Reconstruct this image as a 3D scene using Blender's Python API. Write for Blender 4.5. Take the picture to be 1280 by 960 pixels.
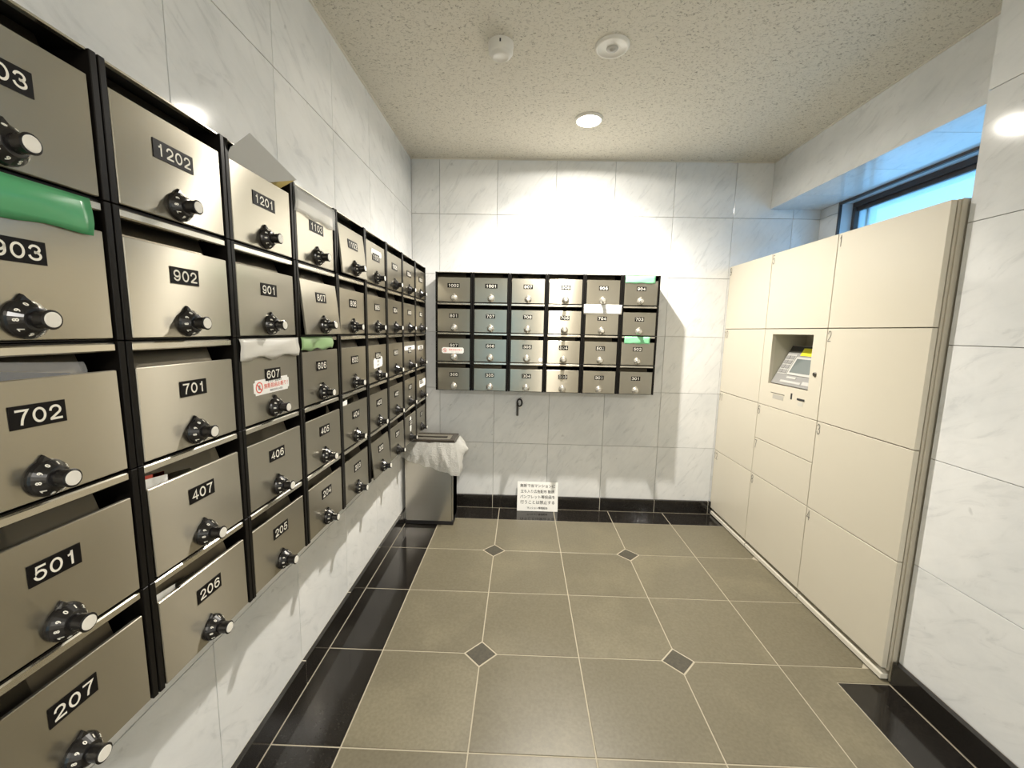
import bpy, bmesh, math, random
from mathutils import Vector, Matrix
random.seed(7)
PI = math.pi
S = bpy.context.scene
for o in list(bpy.data.objects):
    bpy.data.objects.remove(o)
COL = S.collection

# ------------------------------------------------------------------ camera
cd = bpy.data.cameras.new('camera')
cam = bpy.data.objects.new('camera', cd)
COL.objects.link(cam)
cd.sensor_fit = 'HORIZONTAL'
cd.sensor_width = 36.0
cd.lens = 36.0 * 515.83 / 1280.0
cd.clip_start = 0.02
yaw, pit, rol = -0.022019, 0.129004, -0.0211846
fw = Vector((math.sin(yaw)*math.cos(pit), math.cos(yaw)*math.cos(pit), -math.sin(pit)))
rt = Vector((math.cos(yaw), -math.sin(yaw), 0))
dn = fw.cross(rt)
r_ = math.cos(rol)*rt + math.sin(rol)*dn
d_ = -math.sin(rol)*rt + math.cos(rol)*dn
cam.matrix_world = Matrix(((r_.x, -d_.x, -fw.x, 0.7382), (r_.y, -d_.y, -fw.y, -2.9421),
                           (r_.z, -d_.z, -fw.z, 1.3119), (0, 0, 0, 1)))
S.camera = cam

# ------------------------------------------------------------------ world (daylight outside the window)
W = bpy.data.worlds.new('daylight')
S.world = W
W.use_nodes = True
bg = W.node_tree.nodes['Background']
bg.inputs[0].default_value = (0.255, 0.58, 1.0, 1)
bg.inputs[1].default_value = 2.8

# ------------------------------------------------------------------ room lamps and added fill
LAMP_POWER = 14.5
BEAM_POWER = 215.0
def disc_lamp(name, loc, power, col, radius):
    l = bpy.data.lights.new(name, 'AREA')
    l.shape = 'DISK'; l.size = radius*2
    l.energy = power; l.color = col
    o = bpy.data.objects.new(name, l)
    COL.objects.link(o); o.location = loc
    return o
WARM = (1.0, 0.945, 0.855)
def beam_lamp(name, loc, power, col, size_deg, blend, radius):
    l = bpy.data.lights.new(name, 'SPOT')
    l.energy = power; l.color = col
    l.spot_size = math.radians(size_deg); l.spot_blend = blend
    l.shadow_soft_size = radius
    o = bpy.data.objects.new(name, l)
    COL.objects.link(o); o.location = loc
    return o
beam_lamp('downlight_beam', (1.07, -0.54, 2.436), BEAM_POWER, WARM, 146, 1.0, 0.02)
disc_lamp('downlight_lamp', (1.07, -0.54, 2.4480), LAMP_POWER, WARM, 0.022)
disc_lamp('hall_fill', (1.15, -5.0, 2.44), 88.0, (1.0, 0.965, 0.91), 0.15)  # added fill lamp behind the camera, lifts the shadows

vs = S.view_settings
S.display_settings.display_device = 'sRGB'
vs.view_transform = 'Standard'
vs.look = 'None'
vs.exposure = 0.22
vs.gamma = 1.0
vs.use_curve_mapping = False

# ------------------------------------------------------------------ materials
def mat(name, col=(0.5, 0.5, 0.5), rough=0.5, metal=0.0, **kw):
    m = bpy.data.materials.new(name)
    m.use_nodes = True
    b = m.node_tree.nodes['Principled BSDF']
    b.inputs['Base Color'].default_value = (*col, 1)
    b.inputs['Roughness'].default_value = rough
    b.inputs['Metallic'].default_value = metal
    for k, v in kw.items():
        b.inputs[k].default_value = v
    return m
def N(m, t, **kw):
    n = m.node_tree.nodes.new(t)
    for k, v in kw.items():
        if k.startswith('i_'):
            n.inputs[k[2:].replace('_', ' ')].default_value = v
        else:
            setattr(n, k, v)
    return n
def L(m, a, b):
    m.node_tree.links.new(a, b)
def BS(m):
    return m.node_tree.nodes['Principled BSDF']
def ramp(m, fac, stops):
    r = N(m, 'ShaderNodeValToRGB')
    e = r.color_ramp.elements
    while len(e) < len(stops):
        e.new(0.5)
    for q, (p, c) in zip(e, stops):
        q.position = p
        q.color = (*c, 1) if len(c) == 3 else c
    L(m, fac, r.inputs[0])
    return r
def coords(m, scale=(1, 1, 1), rot=(0, 0, 0), rnd=37.0):
    tc = N(m, 'ShaderNodeTexCoord')
    oi = N(m, 'ShaderNodeObjectInfo')
    mu = N(m, 'ShaderNodeMath', operation='MULTIPLY')
    mu.inputs[1].default_value = rnd
    L(m, oi.outputs['Random'], mu.inputs[0])
    ad = N(m, 'ShaderNodeVectorMath', operation='ADD')
    L(m, tc.outputs['Object'], ad.inputs[0]); L(m, mu.outputs[0], ad.inputs[1])
    mp = N(m, 'ShaderNodeMapping')
    mp.inputs['Scale'].default_value = scale
    mp.inputs['Rotation'].default_value = rot
    L(m, ad.outputs[0], mp.inputs[0])
    return mp.outputs[0], oi

def marble_mat():
    m = mat('polished_marble', rough=0.09)
    v, oi = coords(m, (1, 1, 1), (0.5, 0.9, 0.35))
    n1 = N(m, 'ShaderNodeTexNoise', i_Scale=3.0, i_Detail=6.0, i_Roughness=0.6)
    L(m, v, n1.inputs['Vector'])
    mp = N(m, 'ShaderNodeMapping')
    mp.inputs['Scale'].default_value = (2.0, 2.0, 9.0)
    L(m, v, mp.inputs[0])
    n2 = N(m, 'ShaderNodeTexNoise', i_Scale=3.2, i_Detail=8.0, i_Roughness=0.62, i_Distortion=1.3)
    L(m, mp.outputs[0], n2.inputs['Vector'])
    r1 = ramp(m, n1.outputs[0], [(0.3, (0.71, 0.72, 0.715)), (0.6, (0.81, 0.81, 0.795))])
    r2 = ramp(m, n2.outputs[0], [(0.33, (0.70, 0.71, 0.72)), (0.43, (0.93, 0.93, 0.93)), (0.55, (1, 1, 1))])
    mx = N(m, 'ShaderNodeMix', data_type='RGBA', blend_type='MULTIPLY')
    mx.inputs[0].default_value = 0.45
    L(m, r1.outputs[0], mx.inputs[6]); L(m, r2.outputs[0], mx.inputs[7])
    # a few small dark flecks
    n3 = N(m, 'ShaderNodeTexNoise', i_Scale=22.0, i_Detail=2.0)
    L(m, v, n3.inputs['Vector'])
    r3 = ramp(m, n3.outputs[0], [(0.20, (0.6, 0.6, 0.6)), (0.27, (1, 1, 1))])
    m2 = N(m, 'ShaderNodeMix', data_type='RGBA', blend_type='MULTIPLY')
    m2.inputs[0].default_value = 0.5
    L(m, mx.outputs[2], m2.inputs[6]); L(m, r3.outputs[0], m2.inputs[7])
    # tile to tile tone
    r4 = ramp(m, oi.outputs['Random'], [(0, (0.93, 0.935, 0.94)), (1, (1, 1, 1))])
    m3 = N(m, 'ShaderNodeMix', data_type='RGBA', blend_type='MULTIPLY')
    m3.inputs[0].default_value = 1.0
    L(m, m2.outputs[2], m3.inputs[6]); L(m, r4.outputs[0], m3.inputs[7])
    L(m, m3.outputs[2], BS(m).inputs['Base Color'])
    return m

def speckle_mat(name, c1, c2, rough, scale=60, rndtone=0.08, smudge=0.0):
    m = mat(name, c1, rough)
    v, oi = coords(m)
    n = N(m, 'ShaderNodeTexNoise', i_Scale=scale, i_Detail=4.0)
    L(m, v, n.inputs['Vector'])
    r = ramp(m, n.outputs[0], [(0.35, c1), (0.65, c2)])
    r4 = ramp(m, oi.outputs['Random'], [(0, (1-rndtone,)*3), (1, (1, 1, 1))])
    mx = N(m, 'ShaderNodeMix', data_type='RGBA', blend_type='MULTIPLY')
    mx.inputs[0].default_value = 1
    L(m, r.outputs[0], mx.inputs[6]); L(m, r4.outputs[0], mx.inputs[7])
    out = mx.outputs[2]
    n2 = N(m, 'ShaderNodeTexNoise', i_Scale=2.6, i_Detail=3.0)
    L(m, v, n2.inputs['Vector'])
    if smudge:
        r5 = ramp(m, n2.outputs[0], [(0.5, (1, 1, 1)), (0.68, (1+smudge, 1+smudge, 1+smudge*0.9))])
        m5 = N(m, 'ShaderNodeMix', data_type='RGBA', blend_type='MULTIPLY')
        m5.inputs[0].default_value = 1
        L(m, out, m5.inputs[6]); L(m, r5.outputs[0], m5.inputs[7])
        out = m5.outputs[2]
    L(m, out, BS(m).inputs['Base Color'])
    rr = ramp(m, n2.outputs[0], [(0.3, (rough*0.85,)*3), (0.7, (rough*1.15,)*3)])
    L(m, rr.outputs[0], BS(m).inputs['Roughness'])
    return m

def ceiling_mat():
    m = mat('fissured_ceiling_board', (0.72, 0.69, 0.62), 0.9)
    tc = N(m, 'ShaderNodeTexCoord')
    mp = N(m, 'ShaderNodeMapping')
    mp.inputs['Rotation'].default_value = (0, 0, 0.5)
    mp.inputs['Scale'].default_value = (1.0, 1.5, 1)
    L(m, tc.outputs['Object'], mp.inputs[0])
    n = N(m, 'ShaderNodeTexNoise', i_Scale=80.0, i_Detail=3.0, i_Roughness=0.6, i_Distortion=1.2)
    L(m, mp.outputs[0], n.inputs['Vector'])
    r = ramp(m, n.outputs[0], [(0.31, (0.32, 0.295, 0.235)), (0.41, (0.61, 0.57, 0.48)), (0.47, (0.705, 0.665, 0.565))])
    L(m, r.outputs[0], BS(m).inputs['Base Color'])
    bp = N(m, 'ShaderNodeBump', i_Strength=0.5, i_Distance=0.004)
    rb = ramp(m, n.outputs[0], [(0.3, (0, 0, 0)), (0.42, (1, 1, 1))])
    L(m, rb.outputs[0], bp.inputs['Height'])
    L(m, bp.outputs[0], BS(m).inputs['Normal'])
    return m

def brushed_mat(name, col, rough, axis=(1, 0, 0), aniso=0.75, streak=1.0):
    m = mat(name, col, rough, 0.92)
    vt = N(m, 'ShaderNodeVectorTransform', vector_type='VECTOR', convert_from='OBJECT', convert_to='WORLD')
    vt.inputs[0].default_value = axis
    b = BS(m)
    b.inputs['Anisotropic'].default_value = aniso
    b.inputs['Anisotropic Rotation'].default_value = 0.25
    L(m, vt.outputs[0], b.inputs['Tangent'])
    sc = tuple(3.0 if a else 900.0 for a in axis)
    v, oi = coords(m, sc)
    n = N(m, 'ShaderNodeTexNoise', i_Scale=1.0, i_Detail=3.0)
    L(m, v, n.inputs['Vector'])
    r = ramp(m, n.outputs[0], [(0.3, tuple(c*(1-0.1*streak) for c in col)), (0.7, col)])
    L(m, r.outputs[0], b.inputs['Base Color'])
    rr = ramp(m, n.outputs[0], [(0.3, (rough*0.99,)*3), (0.7, (rough*1.01,)*3)])
    L(m, rr.outputs[0], b.inputs['Roughness'])
    # the polished crests between the brush lines: a second, tighter lobe
    g2 = N(m, 'ShaderNodeBsdfAnisotropic')
    g2.inputs['Color'].default_value = (*[min(1, c*1.25) for c in col], 1)
    g2.inputs['Roughness'].default_value = 0.19
    ms = N(m, 'ShaderNodeMixShader'); ms.inputs[0].default_value = 0.42
    L(m, b.outputs[0], ms.inputs[1]); L(m, g2.outputs[0], ms.inputs[2])
    L(m, ms.outputs[0], m.node_tree.nodes['Material Output'].inputs[0])
    return m

MARBLE = marble_mat()
JOINT = mat('marble_joint', (0.56, 0.55, 0.52), 0.8)
GROUT = mat('floor_grout', (0.42, 0.375, 0.285), 0.8)
GREYTILE = speckle_mat('grey_floor_tile', (0.138, 0.121, 0.080), (0.165, 0.146, 0.099), 0.36, 90, 0.06, 0.22)
DARKTILE = speckle_mat('dark_diamond_tile', (0.055, 0.05, 0.036), (0.08, 0.07, 0.05), 0.35, 90)
BLACKTILE = speckle_mat('polished_black_granite', (0.008, 0.007, 0.006), (0.022, 0.019, 0.016), 0.10, 160)
CEIL = ceiling_mat()
STEEL = brushed_mat('brushed_steel_door', (0.375, 0.35, 0.29), 0.32, aniso=1.0, streak=0.12)
LIP = brushed_mat('bright_steel_lip', (0.56, 0.53, 0.46), 0.25, streak=0.1)
BINSTEEL = brushed_mat('brushed_bin_steel', (0.52, 0.49, 0.43), 0.30, streak=0.4)
BLACK = mat('black_lacquer_case', (0.007, 0.006, 0.005), 0.35, **{'Specular IOR Level': 0.15})
INNER = mat('inner_flap_metal', (0.16, 0.14, 0.105), 0.35, 0.9)
PLATE = mat('black_number_plate', (0.007, 0.006, 0.006), 0.35, **{'Specular IOR Level': 0.12})
DIGIT = mat('white_digits', (0.82, 0.79, 0.70), 0.5)
DIAL = mat('black_dial_plastic', (0.010, 0.009, 0.009), 0.22)
LITDIAL = mat('lit_dial_silver', (0.62, 0.59, 0.53), 0.25, 0.85)  # silver stands in for lamp reflections on the back wall's black dials
CAP = mat('white_dial_cap', (0.80, 0.77, 0.70), 0.35)
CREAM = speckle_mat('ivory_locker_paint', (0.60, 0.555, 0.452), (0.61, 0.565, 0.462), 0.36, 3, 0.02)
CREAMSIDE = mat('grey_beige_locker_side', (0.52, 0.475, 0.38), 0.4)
PLINTH = mat('locker_plinth', (0.68, 0.64, 0.54), 0.45)
SHADOWGAP = mat('dark_gap', (0.10, 0.09, 0.07), 0.6)
NUMGREY = mat('grey_print', (0.12, 0.115, 0.10), 0.6)
INK = mat('black_print', (0.03, 0.03, 0.03), 0.6)
INKSOFT = mat('soft_grey_print', (0.25, 0.25, 0.26), 0.6)
RED = mat('red_print', (0.72, 0.10, 0.06), 0.6)
WHITE = mat('white_sheet', (0.84, 0.83, 0.80), 0.45)
WHITEPLASTIC = mat('white_plastic', (0.78, 0.75, 0.68), 0.4)
BRONZE = mat('bronze_aluminium', (0.075, 0.06, 0.055), 0.35, 0.3)
REVEAL = mat('pale_window_reveal', (0.62, 0.64, 0.66), 0.3)
GREENTAPE = mat('green_tape', (0.085, 0.36, 0.16), 0.22)
LIGHTGREEN = mat('light_green_tape', (0.25, 0.66, 0.36), 0.35)
TAPE = mat('milky_tape', (0.66, 0.64, 0.59), 0.25)
GREYPAPER = mat('grey_paper', (0.50, 0.50, 0.48), 0.6)
YELLOWPAPER = mat('yellow_paper', (0.62, 0.48, 0.16), 0.6)
BLUEPAPER = mat('blue_magazine', (0.17, 0.27, 0.60), 0.3)
BROWNPAPER = mat('brown_paper', (0.34, 0.17, 0.08), 0.6)
LIDMETAL = mat('dark_lid_metal', (0.09, 0.075, 0.06), 0.25, 0.6)
LIDSHEET = mat('grey_lid_insert', (0.34, 0.31, 0.25), 0.3, 0.7)
RUBBER = mat('black_rubber', (0.012, 0.010, 0.010), 0.6)
GREYPANEL = mat('grey_terminal_panel', (0.25, 0.245, 0.235), 0.35)
LIGHTPANEL = mat('light_grey_trim', (0.45, 0.44, 0.41), 0.35)
SCREEN = mat('lcd_glass', (0.13, 0.15, 0.145), 0.08)
YELLOW = mat('yellow_sticker', (0.80, 0.74, 0.02), 0.5)
CHROME = mat('chrome', (0.7, 0.69, 0.66), 0.15, 1.0)
def clear_mat(name, tint, alpha, rough):
    m = mat(name, tint, rough)
    BS(m).inputs['Alpha'].default_value = alpha
    return m
CLEARTAPE = clear_mat('clear_tape', (0.80, 0.79, 0.76), 0.38, 0.15)
FILM = clear_mat('plastic_film', (0.75, 0.75, 0.75), 0.14, 0.1)
def bag_mat():
    m = mat('translucent_bag', (0.86, 0.85, 0.80), 0.25)
    tc = N(m, 'ShaderNodeTexCoord')
    vo = N(m, 'ShaderNodeTexVoronoi', feature='DISTANCE_TO_EDGE', i_Scale=24.0)
    no = N(m, 'ShaderNodeTexNoise', i_Scale=18.0, i_Detail=3.0)
    mv = N(m, 'ShaderNodeMix', data_type='VECTOR'); mv.inputs[0].default_value = 0.12
    L(m, tc.outputs['Object'], mv.inputs[4]); L(m, no.outputs['Color'], mv.inputs[5])
    L(m, mv.outputs[1], vo.inputs['Vector'])
    bp = N(m, 'ShaderNodeBump', i_Strength=0.7, i_Distance=0.02)
    L(m, vo.outputs['Distance'], bp.inputs['Height']); L(m, bp.outputs[0], BS(m).inputs['Normal'])
    nt = m.node_tree
    tr = N(m, 'ShaderNodeBsdfTranslucent'); tr.inputs[0].default_value = (0.88, 0.87, 0.82, 1)
    tp = N(m, 'ShaderNodeBsdfTransparent')
    a = N(m, 'ShaderNodeMixShader'); a.inputs[0].default_value = 0.30
    b = N(m, 'ShaderNodeMixShader'); b.inputs[0].default_value = 0.22
    L(m, BS(m).outputs[0], a.inputs[1]); L(m, tr.outputs[0], a.inputs[2])
    L(m, a.outputs[0], b.inputs[1]); L(m, tp.outputs[0], b.inputs[2])
    L(m, b.outputs[0], nt.nodes['Material Output'].inputs[0])
    return m
BAG = bag_mat()
def pane_mat():
    m = mat('frosted_pane', (0.9, 0.95, 1.0), 0.1)
    nt = m.node_tree
    tr = N(m, 'ShaderNodeBsdfTranslucent'); tr.inputs[0].default_value = (0.9, 0.96, 1.0, 1)
    tp = N(m, 'ShaderNodeBsdfTransparent'); tp.inputs[0].default_value = (0.86, 0.97, 0.98, 1)
    gl = N(m, 'ShaderNodeBsdfGlossy'); gl.inputs['Roughness'].default_value = 0.1
    a = N(m, 'ShaderNodeMixShader'); a.inputs[0].default_value = 0.6
    b = N(m, 'ShaderNodeMixShader'); b.inputs[0].default_value = 0.06
    L(m, tr.outputs[0], a.inputs[1]); L(m, tp.outputs[0], a.inputs[2])
    L(m, a.outputs[0], b.inputs[1]); L(m, gl.outputs[0], b.inputs[2])
    L(m, b.outputs[0], nt.nodes['Material Output'].inputs[0])
    return m
PANE = pane_mat()
def smoked_pane():
    m = mat('smoked_door_glass', (0.3, 0.3, 0.3), 0.1)
    tr = N(m, 'ShaderNodeBsdfTranslucent'); tr.inputs[0].default_value = (0.80, 0.40, 0.28, 1)
    gl = N(m, 'ShaderNodeBsdfGlossy'); gl.inputs['Roughness'].default_value = 0.1
    b = N(m, 'ShaderNodeMixShader'); b.inputs[0].default_value = 0.06
    tp = N(m, 'ShaderNodeBsdfTransparent'); tp.inputs[0].default_value = (1.0, 0.92, 0.78, 1)
    a = N(m, 'ShaderNodeMixShader'); a.inputs[0].default_value = 0.9
    L(m, tr.outputs[0], a.inputs[1]); L(m, tp.outputs[0], a.inputs[2])
    L(m, a.outputs[0], b.inputs[1]); L(m, gl.outputs[0], b.inputs[2])
    L(m, b.outputs[0], m.node_tree.nodes['Material Output'].inputs[0])
    return m
SMOKED = smoked_pane()
GLOW = mat('lit_lamp_glass', (1, 1, 1), 0.4)
BS(GLOW).inputs['Emission Color'].default_value = (1.0, 0.93, 0.80, 1)
BS(GLOW).inputs['Emission Strength'].default_value = 14.0

# ------------------------------------------------------------------ mesh helpers
def box_into(bm, lo, hi, bev=0.0):
    lo, hi = Vector(lo), Vector(hi)
    c = (lo + hi) / 2
    s = hi - lo
    r = bmesh.ops.create_cube(bm, size=1.0, matrix=Matrix.Translation(c) @ Matrix.Diagonal((*s, 1)))
    if bev > 0:
        es = list({e for v in r['verts'] for e in v.link_edges})
        bmesh.ops.bevel(bm, geom=es, offset=bev, segments=1, affect='EDGES')
def cyl_into(bm, r1, r2, h, m=Matrix.Identity(4), seg=20):
    bmesh.ops.create_cone(bm, cap_ends=True, segments=seg, radius1=r1, radius2=r2, depth=h,
                          matrix=m @ Matrix.Translation((0, 0, h/2)))
def lathe_into(bm, prof, seg=32, m=Matrix.Identity(4)):
    rings = []
    for r, z in prof:
        if r < 1e-6:
            rings.append([bm.verts.new(m @ Vector((0, 0, z)))])
        else:
            rings.append([bm.verts.new(m @ Vector((r*math.cos(2*PI*k/seg), r*math.sin(2*PI*k/seg), z))) for k in range(seg)])
    for a, b in zip(rings, rings[1:]):
        for k in range(seg):
            k2 = (k+1) % seg
            if len(a) == 1 and len(b) == 1:
                continue
            if len(a) == 1:
                bm.faces.new((a[0], b[k], b[k2]))
            elif len(b) == 1:
                bm.faces.new((a[k], b[0], a[k2]))
            else:
                bm.faces.new((a[k], b[k], b[k2], a[k2]))
    bmesh.ops.recalc_face_normals(bm, faces=bm.faces[:])
def mesh_of(name, bm, m, smooth=False):
    me = bpy.data.meshes.new(name)
    bm.to_mesh(me); bm.free()
    if smooth:
        for p in me.polygons:
            p.use_smooth = True
    me.materials.append(m)
    return me
def boxes(name, m, *bx, bev=0.0):
    bm = bmesh.new()
    for lo, hi in bx:
        box_into(bm, lo, hi, bev)
    return mesh_of(name, bm, m)
def put(name, me, parent=None, loc=(0, 0, 0), label=None):
    o = bpy.data.objects.new(name, me)
    COL.objects.link(o)
    o.location = loc
    if parent: o.parent = parent
    if label: o['label'] = label
    return o
def empty(name, loc=(0, 0, 0), rz=0.0, label=None, cat=None, group=None, kind=None):
    o = bpy.data.objects.new(name, None)
    COL.objects.link(o)
    o.empty_display_size = 0.05
    o.location = loc; o.rotation_euler = (0, 0, rz)
    return tag(o, label, cat, group, kind)
def tag(o, label=None, cat=None, group=None, kind=None):
    if label: o['label'] = label
    if cat: o['category'] = cat
    if group: o['group'] = group
    if kind: o['kind'] = kind
    return o
_txt = {}
def text_me(s, size, m, sx=1.0, ext=0.0006, bold=0.0, space=1.0, res=2):
    """flat lettering, facing -y, centred on the origin"""
    key = (s, size, m.name, sx, ext, bold, space)
    if key in _txt: return _txt[key]
    cu = bpy.data.curves.new('lettering', 'FONT')
    cu.body = s; cu.size = size; cu.align_x = 'CENTER'; cu.align_y = 'CENTER'
    cu.extrude = ext; cu.offset = bold; cu.resolution_u = res; cu.space_character = space
    ob = bpy.data.objects.new('lettering', cu)
    COL.objects.link(ob)
    dg = bpy.context.evaluated_depsgraph_get()
    me = bpy.data.meshes.new_from_object(ob.evaluated_get(dg))
    bpy.data.objects.remove(ob)
    if me.vertices:
        xs = [v.co.x for v in me.vertices]; ys = [v.co.y for v in me.vertices]
        off = Vector(((min(xs)+max(xs))/2, (min(ys)+max(ys))/2, 0))
    else:
        off = Vector((0, 0, 0))
    for v in me.vertices:
        p = v.co - off
        v.co = (p.x*sx, -p.z, p.y)
    me.materials.clear(); me.materials.append(m)
    _txt[key] = me
    return me

# stroke digits: plain wide grotesque numerals for plates and locker doors
def _arc(cx, cy, rx, ry, a0, a1, n=18):
    return [(cx+rx*math.cos(math.radians(a0+(a1-a0)*k/n)), cy+ry*math.sin(math.radians(a0+(a1-a0)*k/n))) for k in range(n+1)]
STROKES = {
    '0': [(_arc(.35, .5, .35, .5, 0, 360, 28)[:-1], True)],
    '1': [([(.40, 0), (.40, 1)], False), ([(.14, .76), (.27, .79), (.35, .87), (.39, .98)], False)],
    '2': [(_arc(.35, .69, .32, .31, 172, -38) + [(.04, .04), (.04, 0), (.70, 0)], False)],
    '3': [(_arc(.34, .75, .29, .25, 165, -80), False), (_arc(.34, .265, .34, .265, 85, -168), False)],
    '4': [([(.52, 0), (.52, 1), (.02, .28), (.72, .28)], False)],
    '5': [([(.65, 1), (.15, 1), (.08, .50)] + _arc(.34, .325, .34, .325, 135, -165), False)],
    '6': [(_arc(.36, .31, .33, .31, 0, 360, 24)[:-1], True), (_arc(.38, .60, .35, .40, 35, 180) + [(.03, .33)], False)],
    '7': [([(.02, 1), (.68, 1), (.45, .62), (.33, .30), (.28, 0)], False)],
    '8': [(_arc(.35, .755, .29, .245, 0, 360, 22)[:-1], True), (_arc(.35, .27, .34, .27, 0, 360, 22)[:-1], True)],
}
STROKES['9'] = [([(.70-x, 1-y) for x, y in p], c) for p, c in STROKES['6']]
_num = {}
def number_me(s, h, w, pitch, stroke, m, t=0.0003):
    """number built of flat strokes, facing -y, centred on the origin"""
    key = (s, h, w, pitch, stroke, m.name)
    if key in _num: return _num[key]
    bm = bmesh.new()
    hh, ww = h-stroke, w-stroke
    for k, c in enumerate(s):
        ox = (k-(len(s)-1)/2)*pitch
        for pts, closed in STROKES[c]:
            P = [Vector((ox+(x/0.70-0.5)*ww, (y-0.5)*hh)) for x, y in pts]
            n = len(P); quad = []
            for i in range(n):
                a = P[i-1] if (i > 0 or closed) else None
                b = P[(i+1) % n] if (i < n-1 or closed) else None
                da = (P[i]-a).normalized() if a is not None else None
                db = (b-P[i]).normalized() if b is not None else None
                d = da+db if (da is not None and db is not None) else (da if da is not None else db)
                if d.length < 1e-6: d = da
                d.normalize()
                nn = Vector((-d.y, d.x))
                ref = da if da is not None else db
                q = min(1.8, 1/max(0.3, abs(nn.dot(Vector((-ref.y, ref.x))))))
                e = Vector((0, 0))
                if not closed and i == 0: e = -d*stroke*0.5
                if not closed and i == n-1: e = d*stroke*0.5
                if c in '1' and len(pts) > 2: e = e*0.3
                quad.append((P[i]+e+nn*stroke/2*q, P[i]+e-nn*stroke/2*q))
            V = [(bm.verts.new((a.x, -t, a.y)), bm.verts.new((b.x, -t, b.y))) for a, b in quad]
            for i in range(n if closed else n-1):
                j = (i+1) % n
                bm.faces.new((V[i][0], V[i][1], V[j][1], V[j][0]))
    bm.normal_update()
    for f in bm.faces:
        if f.normal.y > 0: f.normal_flip()
    _num[key] = mesh_of('room_number', bm, m)
    return _num[key]

# ------------------------------------------------------------------ room shell
XL, XR, YB, YF, ZC = -0.04, 2.195, 0.0, -5.9, 2.452
ZB, XBM, XN = 2.155, 2.385, 2.72          # beam soffit, beam face, niche (window) wall
YP = -1.49                                 # edge of the pier right of the lockers
PT = 0.012                                 # marble thickness
ZJ = [0.095, 0.493, 0.893, 1.293, 1.694, 2.095, ZC]
G = 0.0011                                 # half joint
_pm = {}
def panel(parent, lo, hi, m=MARBLE, name='marble_panel', bev=0.0007):
    lo, hi = Vector(lo), Vector(hi)
    s = hi - lo
    key = (round(s.x, 4), round(s.y, 4), round(s.z, 4), m.name)
    if key not in _pm:
        _pm[key] = boxes(name, m, (-s/2, s/2), bev=bev)
    return put(name, _pm[key], parent, (lo + hi)/2)
def shell(name, lo, hi, m):
    return tag(put(name, boxes(name, m, (lo, hi))), kind='structure')

# left wall
wl = shell('wall_left', (XL-0.15, YF, 0), (XL-PT+0.0002, 0.15, ZC+0.05), JOINT)
yj = [0, -0.39] + [-0.79-0.4*k for k in range(13)]
for a, b in zip(yj, yj[1:]):
    for z0, z1 in zip(ZJ, ZJ[1:]):
        panel(wl, (XL-PT, max(b, YF)+G, z0+G), (XL, a-G, min(z1, ZC)-G))
# back wall
wb = shell('wall_back', (XL-0.15, PT-0.0002, 0), (3.1, 0.16, ZC+0.05), JOINT)
xj = [XL, 0.153, 0.547, 0.944, 1.340, 1.740, 2.143, 2.541, XN+0.01]
for a, b in zip(xj, xj[1:]):
    for z0, z1 in zip(ZJ, ZJ[1:]):
        panel(wb, (a+G, 0, z0+G), (b-G, PT, z1-G))
# right pier in front of the locker niche
wp = shell('wall_right', (XR+PT-0.0002, YF, 0), (3.1, YP, ZC+0.05), JOINT)
yp = [YP] + [-1.885-0.4*k for k in range(11)]
for a, b in zip(yp, yp[1:]):
    for z0, z1 in zip(ZJ, ZJ[1:]):
        panel(wp, (XR, max(b, YF)+G, z0+G), (XR+PT, a-(0 if a == YP else G), z1-G))
# beam over the niche
bw = shell('wall_beam', (XBM+PT-0.0002, YP, ZB+PT-0.0002), (3.1, PT, ZC+0.05), JOINT)
for a, b in ((0, YP),):
    panel(bw, (XBM, b+G, ZB), (XBM+PT, a-G, ZC-G))
for a, b in zip((0, -0.30, -0.70, -1.09), (-0.30, -0.70, -1.09, YP)):
    panel(bw, (XBM+PT, b+G, ZB), (XN-G, a-G, ZB+PT))
# window wall of the niche
YJ = -0.165
ZW0 = 1.25
wn = shell('wall_niche', (XN+PT, YP, 0), (2.90, YJ-0.002, ZW0), JOINT)
put('jamb_block', boxes('jamb_block', JOINT, ((XN+PT, YJ, 0), (2.90, PT, ZB+0.02))), wn)
for z0, z1 in zip(ZJ, ZJ[1:]):
    panel(wn, (XN, YJ+0.002, z0+G), (XN+PT, -G, min(z1, ZB)-G))
put('sill_facing', boxes('sill_facing', MARBLE, ((XN, YP, 0), (XN+PT, YJ, ZW0))), wn)
# window: bronze frame set back in a pale reveal
wd = empty('window_1', (XN, YJ, ZW0), kind='structure')
def wpart(name, m, *bx, bev=0.0):
    q = Vector((XN, YJ, ZW0))
    return put(name, boxes(name, m, *[(Vector(a)-q, Vector(b)-q) for a, b in bx], bev=bev), wd)
wpart('reveal', REVEAL, ((XN+0.014, YJ-0.004, ZW0), (2.832, YJ, ZB)), ((XN+0.014, YP, ZB-0.004), (2.832, YJ-0.004, ZB)),
      ((XN+0.014, YP, ZW0), (2.832, YJ-0.004, ZW0+0.004)))
wpart('reveal_trim', BRONZE, ((XN-0.002, YP, ZB-0.014), (XN+0.014, YJ+0.004, ZB+0.004)), ((XN-0.002, YJ-0.006, ZW0), (XN+0.014, YJ+0.004, ZB-0.014)))
wpart('frame_head', BRONZE, ((2.80, YP, ZB-0.034), (2.86, YJ-0.004, ZB-0.004)), ((2.815, YP, ZB-0.058), (2.85, YJ-0.004, ZB-0.034)), bev=0.002)
wpart('frame_jamb', BRONZE, ((2.80, YJ-0.026, ZW0+0.004), (2.86, YJ-0.004, ZB-0.034)), bev=0.002)
wpart('frame_sill', BRONZE, ((2.80, YP, ZW0+0.004), (2.86, YJ-0.026, ZW0+0.05)), bev=0.002)
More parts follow.
